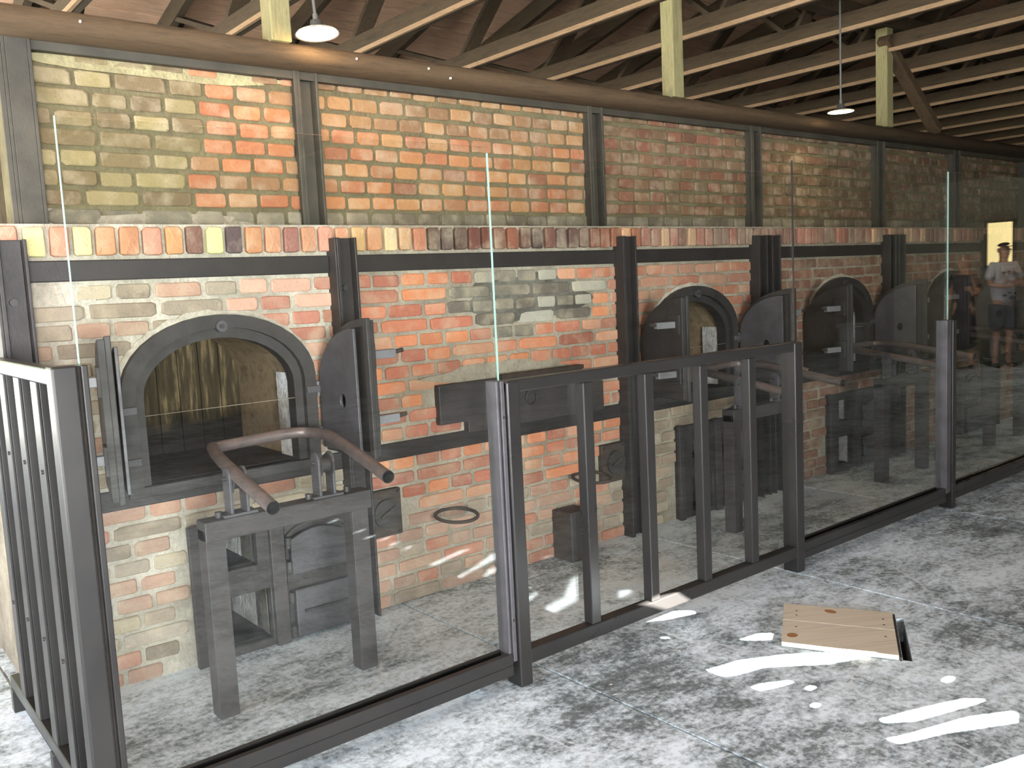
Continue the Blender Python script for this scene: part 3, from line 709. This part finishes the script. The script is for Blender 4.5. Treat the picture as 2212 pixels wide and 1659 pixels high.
# damper plates, rings, long plate, low box
def damper(x, z, label):
    t = thing('damper_plate', (x, YF, z), label, 'cover plate', 'square damper plates')
    MB().box(x-.09, x+.09, YF-.03, YF+.01, z-.105, z+.105).build('plate', M['iron_rust'], t, .004)
    d = MB().cyl((x+.01, YF-.045, z), (x+.01, YF-.03, z), .066, 28).build('cover_disc', M['cast_iron'], t, .003)
    MB().bar((x-.03, YF-.052, z-.01), (x+.05, YF-.052, z+.03), .014, .012).build('grip', M['iron_rust'], d, .002)
    for dx in (-.075, .075):
        for dz in (-.09, .09): MB().cyl((x+dx, YF-.038, z+dz), (x+dx, YF-.03, z+dz), .008, 8).build('bolt', M['bolt'], t)
damper(1.99, .437, 'square iron damper plate with a round cover, right of the nearest stoking doors')
damper(3.44, .43, 'square rusty damper plate with a round cover beside the middle steel stay')
def ring(x, z, label):
    o = MB().tube([(x+.098*math.cos(a), YF-.10+.098*math.sin(a), z+.01*math.sin(a)) for a in [2*math.pi*k/28 for k in range(28)]], .0085, 10, closed=True).build('iron_ring', M['iron_rust'], None, off=(x, YF-.1, z)); tag(o, label, 'ring', 'iron rings sticking out of the brickwork')
ring(2.33, .375, 'flat iron ring sticking out of the brickwork below the long plate')
ring(3.20, .40, 'iron ring sticking out beside the rusty damper plate, behind the gate bars')
t = thing('flue_plate', (2.84, YF, .74), 'long dark iron plate bolted on the bricks between the two left ovens', 'plate')
MB().prism([[(2.312, .79), (2.47, .79), (2.47, .735), (3.37, .735), (3.37, .89), (3.22, .89), (3.22, .975), (2.312, .975)]], XZ, YF-.04, YF+.0).build('plate', M['steel_dark'], t, .003)
MB().box(2.66, 3.20, YF-.075, YF-.04, .972, .992).build('top_lip', M['iron_rust'], t, .002)
MB().tube([(2.86+.035*math.cos(a), YF-.048, .86+.035*math.sin(a)) for a in [2*math.pi*k/16 for k in range(16)]], .004, 8, closed=True).build('ring_mark', M['cast_iron'], t)
t = thing('iron_box', (3.06, 3.33, 0), 'low rusty iron box standing on the floor against the bricks, behind the first gate bar', 'box')
MB().box(2.99, 3.14, 3.28, 3.42, .0, .255).build('body', M['iron_rust'], t, .006)
MB().box(2.985, 3.145, 3.272, 3.285, .01, .26).build('front_plate', M['steel_dark'], t, .004)
for z in (.06, .2): MB().cyl((3.149, 3.3, z-.012), (3.149, 3.3, z+.012), .008, 8).build('hinge', M['bolt'], t)

# ---------------------------------------------------------------- glass screen
def cbar(mb, x0, x1, y0, y1, z0, z1): return mb.box(x0, x1, y0, y1, z0, z1)
t = thing('corner_post', (.54, 2.42, 0), 'tall polished steel corner post of the glass screen at the left front', 'post')
MB().box(.498, .558, 2.385, 2.45, 0, 1.275).build('post_face', M['steel_barrier'], t, .006)
MB().box(.558, .566, 2.40, 2.44, 0, 1.272).build('groove', M['soot'], t)
MB().box(.566, .582, 2.385, 2.45, 0, 1.274).build('outer_flange', M['steel_barrier'], t, .003)
t = thing('side_railing', (.53, 2.9, 0), 'steel side railing of close uprights running back from the corner post', 'railing')
MB().box(.505, .545, 2.45, 3.41, 1.225, 1.268).build('top_rail', M['steel_barrier'], t, .004)
MB().box(.505, .535, 2.45, 3.55, .08, .125).box(.535, .545, 2.45, 3.55, .08, .10).build('bottom_rail', M['steel_barrier'], t, .003)
for y in (2.66, 2.885, 3.11, 3.33):
    mb = MB().box(.508, .516, y-.035, y+.035, .11, 1.225).box(.516, .546, y-.035, y-.027, .11, 1.225).box(.516, .546, y+.027, y+.035, .11, 1.225)
    o = mb.build('upright', M['steel_barrier'], t, .002)
    for z in (.45, .98): MB().cyl((.503, y-.01, z), (.508, y-.01, z), .006, 10).build('bolt', M['bolt'], o)
for y in (2.9, 3.5): MB().box(.5, .54, y, y+.04, 0, .08).build('foot', M['steel_barrier'], t, .003)

def rail(x0, x1, label):
    o = MB().box(x0, x1, 2.385, 2.455, .052, .09).box(x0, x1, 2.385, 2.408, .09, .132).box(x0, x1, 2.44, 2.455, .09, .132).build('glass_rail', M['steel_barrier'], None, .003, off=(x0, YG, 0)); tag(o, label, 'rail', 'bottom rails of the glass screen'); return o
rail(.585, 1.875, 'dark steel floor rail holding the left glass pane'); rail(3.665, 5.10, 'dark steel floor rail between the gate and the right glass post'); rail(5.21, 9.0, 'dark steel floor rail right of the right glass post')
def pane(x0, x1, zt, label, y=YG, em='glass_edge'):
    o = MB().box(x0, x1, y-.004, y+.004, .10, zt).build('glass_sheet', M['glass'], None, off=(x0, y, 0)); tag(o, label, 'glass pane', 'panes of the glass screen')
    MB().box(x0-(.0022 if em == 'glass_edge' else .004), x0, y-.004, y+.004, .10, zt).build('polished_edge', M[em], o, off=(x0, y, 0))
pane(.572, 1.888, 1.88, 'tall clear glass pane at the left, from the corner post to the gate')
pane(1.897, 3.655, 1.86, 'tall clear glass pane standing behind the barred gate')
pane(3.663, 5.165, 1.92, 'tall glass pane right of the gate, full of dim reflections', em='soot')
pane(5.182, 6.9, 1.93, 'tall glass pane at the right edge, reflecting two people')
pane(6.91, 8.9, 1.93, 'farthest tall glass pane of the screen')
t = thing('barred_gate', (2.75, 2.42, 0), 'low steel gate with four bars in the middle of the glass screen', 'gate')
def gpost(x0, x1):
    MB().box(x0, x1, 2.375, 2.455, 0, 1.09).build('end_post', M['steel_barrier'], t, .005)
gpost(1.897, 1.952); gpost(3.60, 3.66)
g1 = MB().box(1.862, 1.872, 2.39, 2.45, .1, 1.095).box(1.877, 1.893, 2.385, 2.45, .1, 1.095).build('glazing_channel', M['cast_grey'], t, .002)
for z in (.25, .97): MB().cyl((1.885, 2.38, z), (1.885, 2.386, z), .005, 8).build('bolt', M['bolt'], g1)
MB().box(1.897, 3.66, 2.38, 2.43, 1.05, 1.094).build('top_rail', M['steel_barrier'], t, .005)
MB().box(1.95, 3.60, 2.38, 2.43, .072, .128).build('bottom_rail', M['steel_barrier'], t, .005)
for x in (2.262, 2.595, 2.93, 3.262):
    MB().box(x-.004, x+.044, 2.38, 2.425, .128, 1.05).build('bar', M['steel_barrier'], t, .004)
t = thing('glass_post', (5.15, 2.42, 0), 'slim bright steel post between the two right glass panes', 'post')
MB().box(5.105, 5.14, 2.385, 2.45, .1, 1.10).box(5.146, 5.168, 2.39, 2.45, .1, 1.10).build('glazing_channel', M['cast_grey'], t, .003)
MB().box(5.168, 5.212, 2.38, 2.46, 0, 1.095).build('post', M['steel_barrier'], t, .004)
def block(x, y, label):
    o = MB().box(x-.025, x+.025, y-.03, y+.03, 0, .085).build('glass_clamp', M['rubber'], None, .008, off=(x, y, 0)); tag(o, label, 'clamp', 'grey clamps behind the floor rail')
block(1.76, 2.49, 'small grey clamp behind the floor rail left of the gate'); block(4.88, 2.49, 'small grey clamp behind the floor rail left of the right glass post')

# ---------------------------------------------------------------- lamps
def lamp(loc, rad, label, energy, tilt=0, disc=True):
    t = thing('hanging_lamp', loc, label, 'lamp', 'enamel hanging lamps'); x, y, z = loc
    mb = MB(); prof = [(.02, .62), (.25, .60), (.30, .30), (.55, .22), (.88, .10), (1.0, .0), (.97, .0), (.85, .08), (.5, .19), (.2, .24)]
    n = 32; rings = [[(x+rad*p[0]*math.cos(2*math.pi*k/n), y+rad*p[0]*math.sin(2*math.pi*k/n), z+rad*p[1]) for k in range(n)] for p in prof]
    v = [q for g_ in rings for q in g_]; f = []
    for i in range(len(prof)-1): f += [(i*n+k, i*n+(k+1) % n, (i+1)*n+(k+1) % n, (i+1)*n+k) for k in range(n)]
    mb.add(v, f, True); o = mb.build('lamp_shade', M['shade_out'], t, fixn=False)
    o = MB().cyl((x, y, z+rad*.03), (x, y, z+rad*.06), rad*.93, 32).build('diffuser', M['lamp_disc'], t)
    MB().cyl((x, y, z+rad*.6), (x, y, z+rad*.9), rad*.12, 14).build('socket', M['shade_out'], t)
    MB().cyl((x, y, z+rad*.9), (x, y, 3.13 if tilt else roof_z(y)-.05), .007, 8).build('cord', M['shade_out'], t)
    l = bpy.data.lights.new('lamp_light', 'POINT' if tilt else 'SPOT'); l.energy = energy
    if not tilt: l.spot_size = math.radians(150); l.spot_blend = .4
    l.color = (1, .66, .32) if x < 9 else (1, .9, .75); l.shadow_soft_size = rad*.7
    lo = bpy.data.objects.new('lamp_light', l); COL.objects.link(lo); lo.parent = t; lo.location = (0, 0, -.05)
    t.rotation_euler = (tilt, 0, 0)
    return t
lamp((1.80, 3.36, 2.455), .09, 'glowing enamel lamp hanging beside the thick timber post at the top left', 2.6, math.radians(-6))
lamp((5.56, 3.3, 2.44), .088, 'small grey-shaded lamp hanging left of the rightmost timber post', 3)
lamp((11.0, .3, 2.95), .12, 'added unseen lamp lighting the mirrored people in the far right of the hall', 90)  # added out of view to light the mirrored people

# ---------------------------------------------------------------- pine board on the floor
A, B, C, D = Vector((3.172, 2.165, 0)), Vector((2.822, 1.939, 0)), Vector((3.013, 1.553, 0)), Vector((3.386, 1.778, 0))
t = thing('pit_cover', (3.1, 1.86, 0), 'pale pine board lying over a small pit in the floor', 'board')
def quad(mb, a, b, c, d, z0, z1): return mb.prism([[(p.x, p.y) for p in (a, b, c, d)]], lambda u, v, d_: (u, v, d_), z0, z1)
def lp(a, b, k): return a+(b-a)*k
A2, D2 = A, D
e0, e1 = .0, .955
def Q(u, v): return lp(lp(A, D, u), lp(B, C, u), v)   # u along the grain, v across
quad(MB(), Q(0, 0), Q(0, .44), Q(.955, .44), Q(.955, 0), .004, .022).build('plank', M['plank'], t, .002)
quad(MB(), Q(0, .446), Q(0, 1), Q(.955, 1), Q(.955, .446), .004, .022).build('plank', M['plank'], t, .002)
quad(MB(), Q(.962, 0), Q(.962, 1), Q(.978, 1), Q(.978, 0), .0, .016).build('end_batten', M['steel_dark'], t, .001)
quad(MB(), Q(.94, -.02), Q(.94, 1.02), Q(1.06, 1.03), Q(1.06, -.02), -.112, -.098).build('pit_bottom', M['black'], t)
for (u, v) in ((.12, .18), (.12, .3), (.12, .6), (.87, .2), (.87, .34), (.87, .62)):
    p = Q(u, v); MB().cyl((p.x, p.y, .022), (p.x, p.y, .0232), .0045, 8).build('nail', M['nail'], t)
p = Q(.09, .82); MB().prism([[(p.x+.028*math.cos(a)*.8, p.y+.02*math.sin(a)) for a in [k*.524 for k in range(12)]]], lambda u, v, d: (u, v, d), .0221, .0228).build('knot', M['knot'], t)
p = Q(.42, .12); MB().prism([[(p.x+.018*math.cos(a), p.y+.026*math.sin(a)) for a in [k*.524 for k in range(12)]]], lambda u, v, d: (u, v, d), .0221, .0228).build('knot', M['knot'], t)

# ---------------------------------------------------------------- hall beyond the right edge, mirrored in the glass
o = MB().box(13.6, 13.7, -2.35, 1.3, 0, 2.6).build('partition', M['plaster'], None, off=(13.65, -.5, 0)); tag(o, 'pale plastered partition behind the visitors, mirrored in the right pane', 'partition')
t = struct('window_1', (13.6, -.75, 1.6))
MB().box(13.57, 13.60, -.93, -.59, 1.36, 1.96).build('window_pane', M['window_glow'], t)
MB().box(13.55, 13.60, -.97, -.93, 1.32, 2.0).box(13.55, 13.60, -.59, -.55, 1.32, 2.0).box(13.55, 13.60, -.97, -.55, 1.96, 2.0).box(13.55, 13.60, -.97, -.55, 1.32, 1.36).build('window_frame', M['wall_board'], t)
t = thing('stone_plinth', (10.15, -1.03, 0), 'pale square stone plinth mirrored in the glass right of the gate', 'plinth')
MB().box(10.02, 10.28, -1.16, -.90, 0, .70).build('shaft', M['stone'], t, .01); MB().box(10.0, 10.3, -1.18, -.88, .70, .75).build('cap_slab', M['stone'], t, .008)

def figure(loc, heading, H, kind, label):
    """standing adult; skinned body, clothes and hair as children; x right of the figure, y forward before turning"""
    t = thing('person', loc, label, 'person'); t.rotation_euler = (0, 0, heading); s = H/1.75; OFF[t.name] = Vector()
    def skin(name, verts, edges, rad, mat, sub=2):
        me = bpy.data.meshes.new(name); me.from_pydata([Vector(v)*s for v in verts], edges, [])
        o = bpy.data.objects.new(name, me); COL.objects.link(o); o.parent = t
        md = o.modifiers.new('skin', 'SKIN'); md.use_smooth_shade = True
        for i, r in enumerate(rad):
            r = r if isinstance(r, tuple) else (r, r); me.skin_vertices[0].data[i].radius = (r[0]*s, r[1]*s)
        me.skin_vertices[0].data[0].use_root = True
        o.modifiers.new('sub', 'SUBSURF').levels = sub; o.modifiers['sub'].render_levels = sub
        me.materials.append(mat); return o
    # body: pelvis root
    V = [(0, 0, .95), (0, .0, 1.12), (0, .0, 1.32), (0, -.01, 1.44), (0, .0, 1.50), (0, .01, 1.56), (0, .02, 1.64), (0, .01, 1.71)]
    Rd = [(.15, .10), (.13, .09), (.16, .10), (.11, .07), .05, .065, (.075, .09), (.05, .065)]
    E = [(i, i+1) for i in range(7)]
    for sx in (-1, 1):
        b = len(V); V += [(sx*.09, 0, .90), (sx*.10, .01, .50), (sx*.11, -.02, .09), (sx*.115, .06, .035), (sx*.12, .15, .025)]
        Rd += [.085, .055, .036, .035, .028]; E += [(0, b), (b, b+1), (b+1, b+2), (b+2, b+3), (b+3, b+4)]
        b = len(V)
        if kind == 'man':     # arms folded
            V += [(sx*.17, 0, 1.42), (sx*.245, .03, 1.17), (sx*.10, .19, 1.16+.02*sx), (-sx*.10, .20, 1.20+.02*sx)]
        else:                 # one hand on the bag strap, the other hanging
            V += [(sx*.15, 0, 1.41), (sx*.20, .0, 1.14), (sx*.14, .17, 1.16) if sx > 0 else (sx*.22, .05, .90), (sx*.08, .19, 1.28) if sx > 0 else (sx*.22, .08, .83)]
        Rd += [.058, .042, .032, .022]; E += [(2, b), (b, b+1), (b+1, b+2), (b+2, b+3)]
    body = skin('body', V, E, Rd, M['skin'])
    hnd = [(-.10, .20, 1.22), (.10, .20, 1.18)] if kind == 'man' else [(.08, .19, 1.28), (-.22, .08, .83)]
    for hi, h in enumerate(hnd):
        for k in range(5):
            dx = (-1 if h[0] < 0 else 1)
            if kind == 'man':
                a = (h[0], h[1], h[2]+.018*(k-2)); b2 = (h[0]+dx*.045, h[1]+.012, h[2]+.02*(k-2)); c2 = (h[0]+dx*(.075-.008*abs(k-2)), h[1]-.005, h[2]+.02*(k-2)-.006)
                if k == 4: b2 = (h[0]+dx*.02, h[1]+.01, h[2]+.05); c2 = (h[0]+dx*.04, h[1]+.01, h[2]+.066)
            else:
                a = (h[0]+.016*(k-2), h[1], h[2]); b2 = (h[0]+.018*(k-2), h[1]+.01, h[2]-.05); c2 = (h[0]+.018*(k-2), h[1]-.005, h[2]-.085+.008*abs(k-2))
                if k == 4: b2 = (h[0]+.045, h[1]+.02, h[2]-.02); c2 = (h[0]+.055, h[1]+.02, h[2]-.045)
            skin('finger', [a, b2, c2], [(0, 1), (1, 2)], [.010, .009, .007], M['skin'], 1)
    # face
    for sx in (-1, 1):
        MB().cyl((sx*.03*s, .095*s, 1.645*s), (sx*.03*s, .103*s, 1.645*s), .009*s, 10).build('eye', M['cap'], t, fixn=True)
        MB().tube([(sx*.078*s, 0, 1.61*s), (sx*.088*s, -.01*s, 1.64*s), (sx*.08*s, 0, 1.665*s)], .012*s, 8).build('ear', M['skin'], t)
    MB().tube([(0, .098*s, 1.65*s), (0, .118*s, 1.615*s)], [.008*s, .014*s], 8).build('nose', M['skin'], t)
    MB().bar((-.022*s, .092*s, 1.58*s), (.022*s, .092*s, 1.58*s), .01*s, .007*s).build('mouth', M['print'], t)
    if kind == 'man':
        skin('t_shirt', [(0, 0, .86), (0, .0, 1.12), (0, .0, 1.33), (0, -.01, 1.45)]+[(-.17, 0, 1.43), (-.255, .02, 1.22), (.17, 0, 1.43), (.255, .02, 1.22)], [(0, 1), (1, 2), (2, 3), (2, 4), (4, 5), (2, 6), (6, 7)], [(.20, .14), (.175, .13), (.18, .125), (.10, .075), .072, .066, .072, .066], M['shirt'])
        skin('shorts', [(0, 0, 1.0), (-.10, .0, .84), (-.11, .01, .50), (.10, .0, .84), (.11, .01, .50)], [(0, 1), (1, 2), (0, 3), (3, 4)], [(.175, .12), .115, .095, .115, .095], M['shorts'])
        skin('cap', [(0, .0, 1.69), (0, -.01, 1.745)], [(0, 1)], [(.095, .115), (.07, .085)], M['cap'])
        MB().prism([[(.075*s*math.cos(a), .06*s+.12*s*math.sin(a)) for a in [math.pi*k/12 for k in range(13)]]], lambda u, v, d: (u, v, d), 1.685*s, 1.693*s).build('cap_peak', M['cap'], t)
        rq = random.Random(4)
        for (px, pz, sz) in ((-.09, 1.33, .03), (-.01, 1.34, .025), (.08, 1.33, .03), (-.08, 1.02, .035), (.0, 1.05, .025), (.05, .98, .05), (.09, 1.04, .025)):
            MB().prism([[(px*s+sz*s*math.cos(a)*rq.uniform(.6, 1.1), pz*s+sz*.7*s*math.sin(a)*rq.uniform(.6, 1.1)) for a in [2*math.pi*k/7 for k in range(7)]]], XZ, .112*s, .128*s).build('shirt_print', M['print'], t)
    else:
        skin('dress', [(0, 0, 1.0), (0, 0, 1.14), (0, 0, 1.33), (0, -.01, 1.44), (0, 0, .70), (0, 0, .28), (-.15, 0, 1.41), (-.21, 0, 1.22), (.15, 0, 1.41), (.21, 0, 1.22)], [(0, 1), (1, 2), (2, 3), (0, 4), (4, 5), (2, 6), (6, 7), (2, 8), (8, 9)], [(.16, .11), (.14, .10), (.16, .115), (.09, .07), (.19, .13), (.22, .16), .06, .055, .06, .055], M['dress'])
        skin('hair', [(0, -.02, 1.70), (0, -.06, 1.62), (0, -.06, 1.45)], [(0, 1), (1, 2)], [(.095, .10), (.105, .06), (.10, .04)], M['hair'])
    for sx in (-1, 1):
        skin('shoe', [(sx*.112, -.03, .05), (sx*.115, .06, .045), (sx*.12, .15, .035)], [(0, 1), (1, 2)], [.045, .045, .036], M['shoe'], 1)
        MB().box((sx*.115-.04)*s, (sx*.115+.04)*s, -.07*s, .19*s, 0, .014*s).build('sole', M['sole'], t)
    return t
figure((12.54, -.29, 0), math.radians(-62)+math.pi/2, 1.66, 'man', 'person in dark cap, printed white T-shirt and shorts, arms folded, mirrored in right pane')
figure((12.2, -.65, 0), math.radians(-20)+math.pi/2, 1.52, 'woman', 'person in a long dark dress with shoulder-length hair, mirrored beside the one in white')
